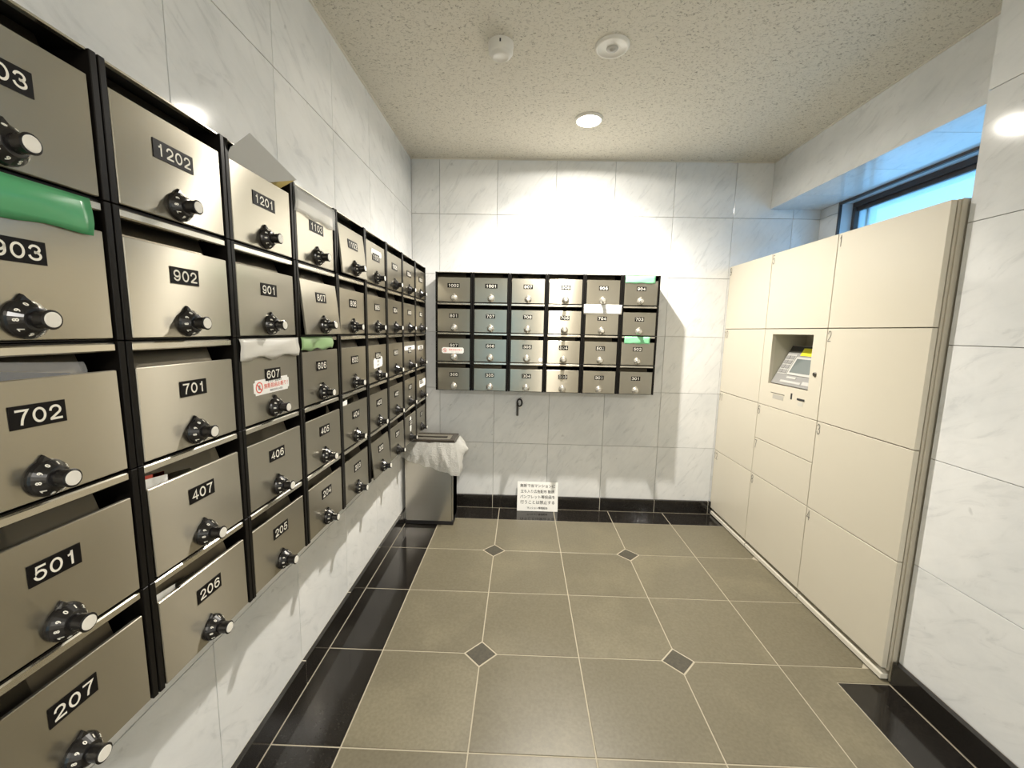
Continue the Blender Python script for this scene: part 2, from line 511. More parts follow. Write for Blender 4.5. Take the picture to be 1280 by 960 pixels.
wpart('frame_mullion', mat('pale_mullion', (0.55, 0.58, 0.60), 0.4), ((2.838, YJ-0.10, ZW0+0.05), (2.85, YJ-0.075, ZB-0.058)))
wpart('pane', PANE, ((2.828, YP, ZW0+0.05), (2.834, YJ-0.026, ZB-0.058)))
# wall around the window opening, outside of view
shell('wall_far', (2.90, YP, 0), (3.1, PT, ZW0), JOINT)
# ceiling
ce = shell('ceiling', (XL-0.15, YF-0.1, ZC), (3.1, 0.16, ZC+0.12), CEIL)
ctm = mat('ceiling_edge_trim', (0.70, 0.66, 0.57), 0.6)
tag(put('trim_1', boxes('trim_1', ctm, ((XL, -0.008, ZC-0.006), (XBM, 0.0, ZC)))), kind='structure')
tag(put('trim_2', boxes('trim_2', ctm, ((XL, YF, ZC-0.006), (XL+0.008, -0.008, ZC)))), kind='structure')
tag(put('trim_3', boxes('trim_3', ctm, ((XBM-0.008, YP, ZC-0.006), (XBM, -0.008, ZC)))), kind='structure')
# hall end behind the camera
HALL = mat('hall_end_wall', (0.55, 0.51, 0.43), 0.5)
DX0, DX1, DZ = -0.02, 0.80, 2.1
tag(put('wall_front', boxes('wall_front', HALL, ((DX1, YF-0.1, 0), (3.1, YF, ZC+0.05)), ((XL-0.15, YF-0.1, DZ), (DX1, YF, ZC+0.05)), ((XL-0.15, YF-0.1, 0), (DX0, YF, DZ)))), kind='structure')
door = empty('door_1', (0, YF, 0), kind='structure')
put('frame', boxes('frame', BRONZE, ((DX0, -0.09, 0), (DX0+0.05, -0.01, DZ)), ((DX1-0.05, -0.09, 0), (DX1, -0.01, DZ)), ((DX0+0.05, -0.09, DZ-0.05), (DX1-0.05, -0.01, DZ)), ((DX0+0.05, -0.09, 0), (DX1-0.05, -0.01, 0.10)), bev=0.002), door)
put('pane', boxes('pane', SMOKED, ((DX0+0.05, -0.054, 0.10), (DX1-0.05, -0.046, DZ-0.05))), door)
put('handle', boxes('handle', CHROME, ((DX1-0.10, -0.03, 0.85), (DX1-0.075, 0.02, 1.25)), bev=0.004), door)

# baseboards of black granite tiles
BT, BH = 0.016, 0.0955
bbm = mat('baseboard_joint', (0.60, 0.55, 0.45), 0.8)
bb = shell('baseboard_left', (XL-0.002, YF, 0), (XL+BT-0.0025, -0.0, BH-0.001), bbm)
for a, b in zip(yj, yj[1:]):
    panel(bb, (XL, max(b, YF)+0.002, 0.002), (XL+BT, a-0.002, BH), BLACKTILE, 'baseboard_tile', 0.001)
bb = shell('baseboard_back', (XL+BT, -BT+0.0025, 0), (2.165, 0.002, BH-0.001), bbm)
xb = [XL+BT, 0.153, 0.547, 0.944, 1.340, 1.740, 2.132, 2.165]
for a, b in zip(xb, xb[1:]):
    panel(bb, (a+0.002, -BT, 0.002), (b-0.002, 0, BH), BLACKTILE, 'baseboard_tile', 0.001)
bb = shell('baseboard_right', (XR-BT-0.005+0.0025, YF, 0), (XR+0.002, YP, BH-0.001), bbm)
for a, b in zip(yp, yp[1:]):
    panel(bb, (XR-BT-0.005, max(b, YF)+0.0005, 0.002), (XR, a-0.0005, BH), BLACKTILE, 'baseboard_tile', 0.001)

# floor: grout slab + single tiles
fl = shell('floor', (XL-0.15, YF-0.1, -0.08), (3.1, 0.16, -0.0016), GROUT)
FT = 0.008
_tm = {}
def tile(cx, cy, sx, sy, m, cuts=(), cut=0.066):
    """a floor tile with optional clipped corners (sx signs, sy signs)"""
    key = (round(sx, 4), round(sy, 4), m.name, tuple(cuts))
    if key not in _tm:
        hx, hy = sx/2, sy/2
        pts = []
        for qx, qy in ((-1, -1), (1, -1), (1, 1), (-1, 1)):
            if (qx, qy) in cuts:
                a = (qx*(hx-cut), qy*hy); b = (qx*hx, qy*(hy-cut))
                pts += [b, a] if qx*qy > 0 else [a, b]
                if qx*qy > 0: pts[-2:] = [b, a]
            else:
                pts.append((qx*hx, qy*hy))
        # order anticlockwise
        pts.sort(key=lambda p: math.atan2(p[1], p[0]))
        bm = bmesh.new()
        top = [bm.verts.new((x, y, 0)) for x, y in pts]
        ins = [bm.verts.new((x*(1-0.0012/hx), y*(1-0.0012/hy), 0.0)) for x, y in pts]
        for v in top: v.co.z = -0.0008
        bot = [bm.verts.new((x, y, -FT)) for x, y in pts]
        bm.faces.new(ins)
        n = len(pts)
        for k in range(n):
            j = (k+1) % n
            bm.faces.new((top[k], top[j], ins[j], ins[k]))
            bm.faces.new((bot[k], bot[j], top[j], top[k]))
        bmesh.ops.recalc_face_normals(bm, faces=bm.faces[:])
        _tm[key] = mesh_of('floor_tile', bm, m)
    return put('floor_tile', _tm[key], fl, (cx, cy, 0))
xg = [0.198, 0.6, 1.0, 1.4, 1.8, 2.2, 2.6]
yg = [-0.203, -0.614] + [-1.014-0.4*k for k in range(12)]
g = 0.0023
diam = {(i, j) for i in (1, 3, 5) for j in (1, 3, 5, 7, 9, 11)}
PX, PY = 1.977, -1.49           # black strip by the pier
for i in range(len(xg)-1):
    for j in range(len(yg)-1):
        x0, x1, y1, y0 = xg[i]+g, xg[i+1]-g, yg[j]-g, yg[j+1]+g
        cuts = []
        for qx, ii in ((-1, i), (1, i+1)):
            for qy, jj in ((1, j), (-1, j+1)):
                if (ii, jj) in diam: cuts.append((qx, qy))
        if i >= 4 and y0 < PY:
            if i > 4: continue
            if y1 > PY:            # the tile the strip starts in is cut to an L
                xr = xg[5]-g
                pts = [(x0, y0), (PX-g, y0), (PX-g, PY+g), (xr, PY+g), (xr, y1), (x0, y1)]
                bm = bmesh.new()
                c_ = Vector(((x0+PX)/2, (y0+y1)/2))
                tp_ = [bm.verts.new((x-c_.x, y-c_.y, 0)) for x, y in pts]
                bt_ = [bm.verts.new((x-c_.x, y-c_.y, -FT)) for x, y in pts]
                bm.faces.new((tp_[0], tp_[1], tp_[2], tp_[5])); bm.faces.new((tp_[2], tp_[3], tp_[4], tp_[5]))
                for k in range(6):
                    bm.faces.new((bt_[k], bt_[(k+1) % 6], tp_[(k+1) % 6], tp_[k]))
                put('floor_tile', mesh_of('floor_tile', bm, GREYTILE), fl, (c_.x, c_.y, 0))
            else:
                tile((x0+PX-g)/2, (y0+y1)/2, PX-g-x0, y1-y0, GREYTILE)
            continue
        tile((x0+x1)/2, (y0+y1)/2, x1-x0, y1-y0, GREYTILE, tuple(cuts), 0.0655)
bmd = bmesh.new()
hd = 0.060
vv = [bmd.verts.new(p) for p in ((hd, 0, 0), (0, hd, 0), (-hd, 0, 0), (0, -hd, 0))]
vb = [bmd.verts.new((v.co.x, v.co.y, -FT)) for v in vv]
bmd.faces.new(vv)
for k in range(4):
    bmd.faces.new((vb[k], vb[(k+1) % 4], vv[(k+1) % 4], vv[k]))
bmesh.ops.recalc_face_normals(bmd, faces=bmd.faces[:])
dme = mesh_of('diamond_tile', bmd, DARKTILE)
for i, j in sorted(diam):
    if i < 5 and j < len(yg) and not (i == 5): put('diamond_tile', dme, fl, (xg[i], yg[j], 0), 'small dark diamond inset tile' )
# black granite border
xs0 = XL+BT
yb = [-BT, yg[1]] + yg[2:]
tile((xs0+0.198-g)/2+0.001, (-BT-0.203)/2, 0.198-g-xs0-0.002, 0.203-BT-g, BLACKTILE)
tile((xs0+0.198-g)/2+0.001, (-0.203+yg[1])/2, 0.198-g-xs0-0.002, yg[0]-yg[1]-2*g, BLACKTILE)
for a, b in zip(yg[1:], yg[2:]):
    tile((xs0+0.198-g)/2+0.001, (a+b)/2, 0.198-g-xs0-0.002, a-b-2*g, BLACKTILE)
for a, b in zip(xg[:-2], xg[1:-1]):
    tile((a+b)/2, (-BT-0.203)/2, b-a-2*g, 0.203-BT-2*g, BLACKTILE)
yq = [PY, -1.99, -2.49, -2.99, -3.49, -3.99, -4.49, -4.99, -5.49]
for a, b in zip(yq, yq[1:]):
    tile((PX+XR-BT-0.005)/2, (a+b)/2, XR-BT-0.005-PX-2*g, a-b-(0.001 if a != PY else g), BLACKTILE)

# ------------------------------------------------------------------ mailboxes
MW, MH, MD = 0.2507, 0.203, 0.155
ST = 0.0115            # thickness of the black side walls
def case_mesh(top):
    bm = bmesh.new()
    w = MW/2
    h = MH
    for s in (-1, 1):
        a, b = sorted((s*(w-0.0012), s*(w-ST)))
        box_into(bm, (a, -0.006, 0.0008), (b, MD, h-0.0008), 0.0009)
    box_into(bm, (-w+ST, 0.004, 0.0), (w-ST, MD, 0.0022))
    box_into(bm, (-w+ST, 0.0, h-0.004), (w-ST, MD, h-0.0012))
    box_into(bm, (-w+ST, MD-0.003, 0.0022), (w-ST, MD, h-0.004))
    return mesh_of('case', bm, BLACK)
def lip_mesh(top):
    w = MW/2-ST-0.001
    if top:
        return boxes('slot_lip', LIP, ((-w, -0.003, MH-0.0045), (w, 0.006, MH-0.0008)), bev=0.0006)
    bm = bmesh.new()
    box_into(bm, (-w, -0.003, MH-0.0165), (w, 0.012, MH-0.0035), 0.002)
    return mesh_of('slot_lip', bm, LIP)
def door_mesh(top):
    w = MW/2-ST-0.0035
    z1 = 0.1665 if top else 0.1585
    bm = bmesh.new()
    box_into(bm, (-w, -0.0035, 0.0035), (w, 0.003, z1), 0.0011)
    return mesh_of('door', bm, STEEL)
def flap_mesh():
    w = MW/2-ST
    bm = bmesh.new()
    v = [bm.verts.new(p) for p in ((-w, 0.030, MH-0.006), (w-0.035, 0.030, MH-0.006), (w-0.035, 0.012, 0.145), (-w, 0.012, 0.145))]
    bm.faces.new(v)
    r = bmesh.ops.solidify(bm, geom=bm.faces[:], thickness=0.0015)
    return mesh_of('slot_flap', bm, INNER)
def dial_meshes(m):
    T = Matrix.Translation((0, 0, 0)) @ Matrix.Rotation(PI/2, 4, 'X')      # +z -> -y
    bm = bmesh.new()
    lathe_into(bm, [(0, 0), (0.0245, 0), (0.0245, 0.004), (0.0232, 0.007), (0.0150, 0.0175), (0.0135, 0.018), (0.0112, 0.0185),
                    (0.0112, 0.0335), (0.0122, 0.0345), (0.0122, 0.0352), (0.0108, 0.036), (0, 0.036)], 28, T)
    # pointer nub at twelve o'clock
    v = [bm.verts.new(p) for p in ((-0.009, -0.0005, 0.0215), (0.009, -0.0005, 0.0215), (0, -0.0005, 0.0315),
                                   (-0.007, -0.0065, 0.0205), (0.007, -0.0065, 0.0205), (0, -0.005, 0.0300))]
    for f in ((3, 4, 5), (0, 3, 5, 2), (1, 2, 5, 4), (0, 1, 4, 3), (0, 2, 1)):
        bm.faces.new([v[i] for i in f])
    bmesh.ops.recalc_face_normals(bm, faces=bm.faces[:])
    dm = mesh_of('dial', bm, m)
    bm = bmesh.new()
    lathe_into(bm, [(0.0095, 0.0358), (0.0095, 0.0366), (0.0088, 0.0370), (0, 0.0370)], 24, T)
    cm = mesh_of('dial_cap', bm, CAP if m is DIAL else LITDIAL)
    bm = bmesh.new()
    for k in range(10):
        tm = text_me(str(k), 0.0078, DIGIT, 1.0, 0.0003, 0.0002)
        a = -2*PI*k/10 + PI/2 + 0.3
        # digits lie on the cone: centre radius .0192, slope of the cone
        sl = math.atan2(0.0105, 0.0082)
        M = Matrix.Rotation(-(a-PI/2), 4, 'Y') @ Matrix.Translation((0, -0.0127, 0.0194)) @ Matrix.Rotation(-(PI/2-(PI/2-sl)), 4, 'X')
        tmp = bmesh.new(); tmp.from_mesh(tm); tmp.transform(M)
        mm = bpy.data.meshes.new('t'); tmp.to_mesh(mm); tmp.free()
        bm.from_mesh(mm); bpy.data.meshes.remove(mm)
    nm = mesh_of('dial_digits', bm, DIGIT)
    return dm, cm, nm
CASE, LIPT, LIPN, DOORT, DOORN, FLAP = case_mesh(0), lip_mesh(1), lip_mesh(0), door_mesh(1), door_mesh(0), flap_mesh()
DBLK, DLIT = dial_meshes(DIAL), dial_meshes(LITDIAL)
PL3 = boxes('number_plate', PLATE, ((-0.0312, -0.0047, -0.0145), (0.0312, -0.0035, 0.0145)))
PL4 = boxes('number_plate', PLATE, ((-0.0415, -0.0047, -0.0150), (0.0415, -0.0035, 0.0150)))
ORD = ['first', 'second', 'third', 'fourth', 'fifth', 'sixth', 'seventh', 'eighth', 'ninth']
MB = {}
def mailbox(num, loc, rz, top, label, group, dial, tilt=0.0, zs=1.0, digits=True, row=0, wear=None):
    r = empty('mailbox', loc, rz, label, 'mailbox', group)
    r.scale = (1, 1, zs)
    put('case', CASE, r); put('slot_lip', LIPT if top else LIPN, r); put('slot_flap', FLAP, r)
    # every door hangs a little differently; some stand ajar at the bottom
    hz = 0.16
    q = Matrix.Translation((0, 0, hz)) @ Matrix.Rotation(math.radians(-tilt + random.uniform(-0.40, 0.25)), 4, 'X') @ \
        Matrix.Rotation(math.radians(random.uniform(-0.55, 0.55)), 4, 'Z') @ Matrix.Translation((0, 0, -hz))
    def hang(o, base):
        o.matrix_local = q @ base
    d = put('door', DOORT if top else DOORN, r); hang(d, Matrix.Identity(4))
    p = put('number_plate', PL4 if len(num) == 4 else PL3, r); hang(p, Matrix.Translation((random.uniform(-.002, .002), 0, 0.112)))
    sz = 0.0285
    put('room_number', number_me(num, 0.0195, 0.0152, 0.0184, 0.0029, DIGIT), p, (0, -0.0048, 0))
    k = put('dial', dial[0], r); hang(k, Matrix.Translation((0, -0.0035, 0.029)) @ Matrix.Rotation(random.uniform(-0.15, 0.15), 4, 'Y'))
    put('dial_cap', dial[1], k)
    if digits: put('dial_digits', dial[2], k)
    MB[num] = (r, q)
    return r
XM = 0.12
Y0 = -0.311
LEFT = [['1203', '1202', '1201', '1103', '1102', '1101', '1005', '1004', '1003'],
        ['903', '902', '901', '807', '806', '805', '804', '803', '802'],
        ['702', '701', '607', '606', '605', '604', '603', '602', '601'],
        ['501', '407', '406', '405', '404', '403', '402', '401', '307'],
        ['207', '206', '205', '204', '203', '202', '201', '102', '101']]
TILT = {'807': 5.5, '1102': 5.0, '203': 0.3, '202': 5.0, '201': 1.0, '702': 1.0, '407': 0.6, '206': 0.8}
ROW = ['top', 'second', 'third', 'fourth', 'bottom']
for i, rw in enumerate(LEFT):
    for j, n in enumerate(rw):
        y = Y0 - MW*(8.5-j)
        z = 1.69 - MH*(i+1)
        mailbox(n, (XM+random.uniform(-.0006, .0006), y, z), PI/2, i == 0,
                'brushed steel mailbox %s, %s from the left in the %s row on the left wall' % (n, ORD[j], ROW[i]),
                'mailboxes on the left wall', DBLK, TILT.get(n, 0), 1.0, j < 6)
BACK = [['1002', '1001', '907', '906', '905', '904'], ['801', '707', '706', '705', '704', '703'],
        ['507', '506', '505', '504', '503', '502'], ['306', '305', '304', '303', '302', '301']]
XB0, YM, BP = 0.156, -0.16, 0.2462
ROWB = ['top', 'second', 'third', 'bottom']
for i, rw in enumerate(BACK):
    for j, n in enumerate(rw):
        r = mailbox(n, (XB0 + BP*(j+0.5), YM, 1.687 - 0.197*(i+1)), 0, i == 0,
                'steel mailbox %s, %s from the left in the %s row on the back wall' % (n, ORD[j], ROWB[i]),
                'mailboxes on the back wall', DLIT, 0, 0.197/MH, False)
        r.scale = (BP/MW, 1, 0.197/MH)

# stickers and one white strip on mailbox doors (parts of their mailbox)
def sticker(num, cx, cz, w, h, lines=(), name='sticker', y=-0.0037, label=None, m=WHITE, red_sign=False, rot=0.0):
    r, q = MB[num]
    bm = bmesh.new(); box_into(bm, (-w/2, -0.0006, -h/2), (w/2, 0, h/2))
    es = [e for e in bm.edges if abs(e.verts[0].co.y-e.verts[1].co.y) > 1e-5]
    bmesh.ops.bevel(bm, geom=es, offset=min(0.006, h*0.2), segments=3, affect='EDGES')
    s = put(name, mesh_of(name, bm, m), r, label=label)
    s.matrix_local = q @ Matrix.Translation((cx, y, cz)) @ Matrix.Rotation(rot, 4, 'Y')
    for tx, tz, size, mm, body, sx in lines:
        put('print', text_me(body, size, mm, sx, 0.0001, 0.0), s, (tx, -0.0008, tz))
    if red_sign:
        bm = bmesh.new()
        T = Matrix.Rotation(PI/2, 4, 'X')
        lathe_into(bm, [(0.0105, 0.0), (0.0105, 0.0003), (0.0130, 0.0003), (0.0130, 0), (0.0105, 0.0)], 28, T)
        put('prohibition_ring', mesh_of('prohibition_ring', bm, RED), s, (-w/2+0.020, -0.0007, 0))
        bar = put('prohibition_bar', boxes('prohibition_bar', RED, ((-0.0115, -0.0003, -0.0014), (0.0115, 0, 0.0014))), s, (-w/2+0.020, -0.0007, 0))
        bar.rotation_euler = (0, PI/4, 0)
        put('prohibited_sheet', boxes('prohibited_sheet', INKSOFT, ((-0.0035, -0.0002, -0.0055), (0.0035, 0, 0.0055))), s, (-w/2+0.020, -0.0006, 0))
    return s
sticker('607', -0.005, 0.085, 0.142, 0.036,
        [(0.012, 0.0115, 0.0075, INK, 'チラシ・広告など', 1.0), (0.016, 0.0005, 0.0135, RED, '無断投函お断り！', 1.0), (0.016, -0.0115, 0.0060, INKSOFT, '関係者以外立入禁止', 1.0)],
        label='white no-junk-mail sticker with a red prohibition sign', red_sign=True)
sticker('507', -0.006, 0.077, 0.150, 0.041,
        [(0.018, 0.004, 0.014, RED, '無断投函お断り', 0.95), (0.016, -0.012, 0.007, INKSOFT, 'チラシ・広告など', 1.0)],
        label='white no-junk-mail sticker with a red prohibition sign', red_sign=True)
sticker('604', 0.0, 0.083, 0.11, 0.043, [(0, 0.006, 0.014, INKSOFT, '投函', 1.0), (0, -0.010, 0.012, INKSOFT, 'お断り', 1.0)], label='white paper sticker', rot=-0.06)
sticker('1101', 0.005, 0.131, 0.12, 0.024, [], label='white blank label above the number')
sticker('307', 0.03, 0.100, 0.15, 0.045, [(0, 0.0, 0.014, INKSOFT, 'チラシ不要', 1.0)], label='white paper sticker')
sticker('602', 0.0, 0.125, 0.20, 0.022, [(0, 0, 0.013, INKSOFT, '広告不要です', 1.1)], label='narrow white strip of lettering')
sticker('601', -0.01, 0.118, 0.12, 0.022, [(0, 0, 0.013, INKSOFT, '広告不要', 1.1)], label='narrow white strip of lettering')
sticker('401', 0.0, 0.11, 0.022, 0.022, [], label='small white square sticker')
sticker('102', 0.0, 0.105, 0.025, 0.085, [], label='narrow upright white strip')  # narrow upright white strip laid on the door
sticker('505', 0.095, 0.025, 0.026, 0.026, [(0, 0, 0.012, INKSOFT, '5', 1.0)], label='small white square sticker')

# tape and paper: things of their own, lying on or poking out of the mailboxes
def sheet(name, pts, m, label, cat, origin, rz, nx=14, nz=6, bulge=0.004, thick=0.0006, noise=0.0015, smooth=True, group=None):
    """pts: local corner points TL, TR, BR, BL (x along the wall, y out of it negative, z up)"""
    bm = bmesh.new()
    tl, tr, br, bl = [Vector(p) for p in pts]
    g_ = []
    rnd = random.Random(len(label)*7+nx)
    ph = rnd.uniform(0, 6)
    for a in range(nz+1):
        rowv = []
        for b in range(nx+1):
            u, v = b/nx, a/nz
            p = (tl*(1-u)+tr*u)*(1-v) + (bl*(1-u)+br*u)*v
            p.y -= bulge*math.sin(PI*v)*(0.8+0.3*math.sin(2.2*u*PI+ph))
            e = math.sin(PI*u)
            p.y -= noise*(math.sin(9*u+ph+3*v)*math.sin(5*v+ph) + 1.0)*0.5
            if a == nz: p.z += noise*1.2*math.sin(14*u+ph)*(0.3+e)
            rowv.append(bm.verts.new(p))
        g_.append(rowv)
    for a in range(nz):
        for b in range(nx):
            bm.faces.new((g_[a][b], g_[a+1][b], g_[a+1][b+1], g_[a][b+1]))
    bmesh.ops.recalc_face_normals(bm, faces=bm.faces[:])
    bmesh.ops.solidify(bm, geom=bm.faces[:], thickness=thick)
    o = put(name, mesh_of(name, bm, m, smooth))
    o.location = origin; o.rotation_euler = (0, 0, rz)
    return tag(o, label, cat, group)
def lo(num): return MB[num][0].location
def lsheet(num, name, x0, x1, z0, z1, m, label, cat, dz=0.0, y0=-0.0055, y1=-0.006, **kw):
    back = num in sum(BACK, [])
    return sheet(name, [(x0, y0, z1), (x1, y0, z1+dz), (x1, y1, z0+dz), (x0, y1, z0)], m, label, cat, lo(num), 0 if back else PI/2, **kw)
lsheet('903', 'green_tape', -0.118, 0.093, 0.149, 0.199, GREENTAPE, 'wide glossy green tape sealing the slot of mailbox 903', 'tape', bulge=0.006, noise=0.0015, thick=0.0005)
lsheet('606', 'green_tape', -0.122, 0.068, 0.163, 0.2005, mat('pale_green_tape', (0.30, 0.46, 0.22), 0.35), 'pale green tape closing the slot of mailbox 606', 'tape', bulge=0.004, noise=0.003)
lsheet('607', 'milky_tape', -0.121, 0.116, 0.153, 0.200, TAPE, 'crinkled milky white tape over the slot of mailbox 607', 'tape', bulge=0.005, noise=0.004)
lsheet('1103', 'clear_tape', -0.123, 0.112, 0.130, 0.194, CLEARTAPE, 'wide clear tape over the top of mailbox 1103', 'tape', y0=-0.008, y1=-0.007, bulge=0.004, noise=0.003)
lsheet('904', 'green_tape', -0.106, 0.088, 0.144, 0.191, LIGHTGREEN, 'bright light green tape across the top right corner mailbox on the back wall', 'tape', bulge=0.002, noise=0.002)
lsheet('502', 'green_tape', -0.092, 0.076, 0.145, 0.192, LIGHTGREEN, 'bright light green tape with a shadow notch, third row right of the back wall', 'tape', bulge=0.002, noise=0.002)  # plain rectangular tape, no cut-out
ws = lsheet('704', 'notice_strip', -0.123, 0.126, 0.137, 0.200, WHITE, 'white notice strip with faint lettering sealing the slot of mailbox 704', 'notice', y0=-0.009, y1=-0.008, bulge=0.001, noise=0.0004)
put('print', text_me('投函禁止 チラシお断りします', 0.0175, mat('faint_print', (0.48, 0.48, 0.50), 0.6), 0.98, 0.0001), ws, (0, -0.0112, 0.169))
# small hooks on the notice strip are left out; leaflets poking out of slots follow
def leaflet():
    # folded grey leaflet propped in the slot of 1201: a sheet with a folded-over end
    bm = bmesh.new()
    ly_ = lambda z: 0.004 - 0.55*(z-0.160)
    A = [(x, ly_(z), z) for x, z in ((-0.113, 0.160), (-0.113, 0.186), (-0.083, 0.227), (0.122, 0.203), (0.064, 0.180), (0.018, 0.160))]
    pts = [bm.verts.new(p) for p in A]
    bm.faces.new(pts)
    bmesh.ops.recalc_face_normals(bm, faces=bm.faces[:])
    bmesh.ops.solidify(bm, geom=bm.faces[:], thickness=0.001)
    root = empty('leaflet', lo('1201'), PI/2, 'grey folded leaflet sticking up out of the slot of mailbox 1201', 'leaflet')
    put('cover', mesh_of('cover', bm, GREYPAPER), root)
    bm = bmesh.new()
    B = [(0.018, ly_(0.160)+0.002, 0.160), (0.064, ly_(0.180)+0.002, 0.180), (0.122, ly_(0.203)+0.002, 0.203), (0.100, ly_(0.176)+0.014, 0.176), (0.072, ly_(0.160)+0.010, 0.160)]
    pts = [bm.verts.new(p) for p in B]
    bm.faces.new(pts)
    bmesh.ops.solidify(bm, geom=bm.faces[:], thickness=0.001)
    put('inner_fold', mesh_of('inner_fold', bm, YELLOWPAPER), root, label='yellow inner fold')
leaflet()
def poke(num, name, x0, x1, z1a, z1b, m, label, cat, y=0.0045, z0=0.12, thick=0.001):
    """flat mail standing in a box with its upper edge showing in the slot"""
    bm = bmesh.new()
    v = [bm.verts.new(p) for p in ((x0, y, z0), (x1, y, z0), (x1, y, z1b), (x0, y, z1a))]
    bm.faces.new(v)
    bmesh.ops.solidify(bm, geom=bm.faces[:], thickness=thick)
    bmesh.ops.recalc_face_normals(bm, faces=bm.faces[:])
    back = num in sum(BACK, [])
    o = put(name, mesh_of(name, bm, m))
    o.location = lo(num); o.rotation_euler = (0, 0, 0 if back else PI/2)
    return tag(o, label, cat)
poke('702', 'magazine', -0.11, 0.052, 0.178, 0.160, BLUEPAPER, 'blue magazine in clear film lying in the slot of mailbox 702', 'magazine', thick=0.004)
lsheet('702', 'plastic_wrap', -0.11, 0.068, 0.155, 0.186, FILM, 'clear plastic wrap poking out of mailbox 702', 'wrap', dz=-0.012, y0=0.002, y1=0.001, bulge=0.003, noise=0.003)
poke('407', 'flyer', -0.112, -0.01, 0.175, 0.163, WHITE, 'white flyer with a red edge in the slot of mailbox 407', 'flyer')
MBr = poke('407', 'red_flyer', -0.105, -0.06, 0.178, 0.174, RED, 'small red flyer behind the white one in mailbox 407', 'flyer', y=0.011)
poke('206', 'flyer', -0.112, -0.02, 0.170, 0.161, WHITE, 'pale flyer showing in the slot of mailbox 206', 'flyer')
poke('405', 'envelope', -0.112, 0.045, 0.168, 0.198, BROWNPAPER, 'brown envelope standing in the slot of mailbox 405', 'envelope', y=0.010)
poke('404', 'paper_slip', -0.11, 0.0, 0.172, 0.178, WHITE, 'white paper slip poking up out of mailbox 404', 'paper')
poke('303', 'yellow_sheet', -0.113, 0.108, 0.186, 0.184, YELLOWPAPER, 'yellow sheet filling the slot of mailbox 303', 'flyer', y=0.002)  # yellow sheet set across the slot opening
poke('302', 'flyer', -0.105, 0.085, 0.180, 0.176, GREYPAPER, 'grey printed flyer in the slot of mailbox 302', 'flyer', y=0.004)
poke('907', 'flyer', -0.07, -0.025, 0.196, 0.160, WHITE, 'corner of a white flyer in the slot of mailbox 907', 'flyer', y=0.004)
poke('803', 'flyer', -0.07, 0.05, 0.176, 0.174, WHITE, 'white flyer edge in the slot of mailbox 803', 'flyer', y=0.004)

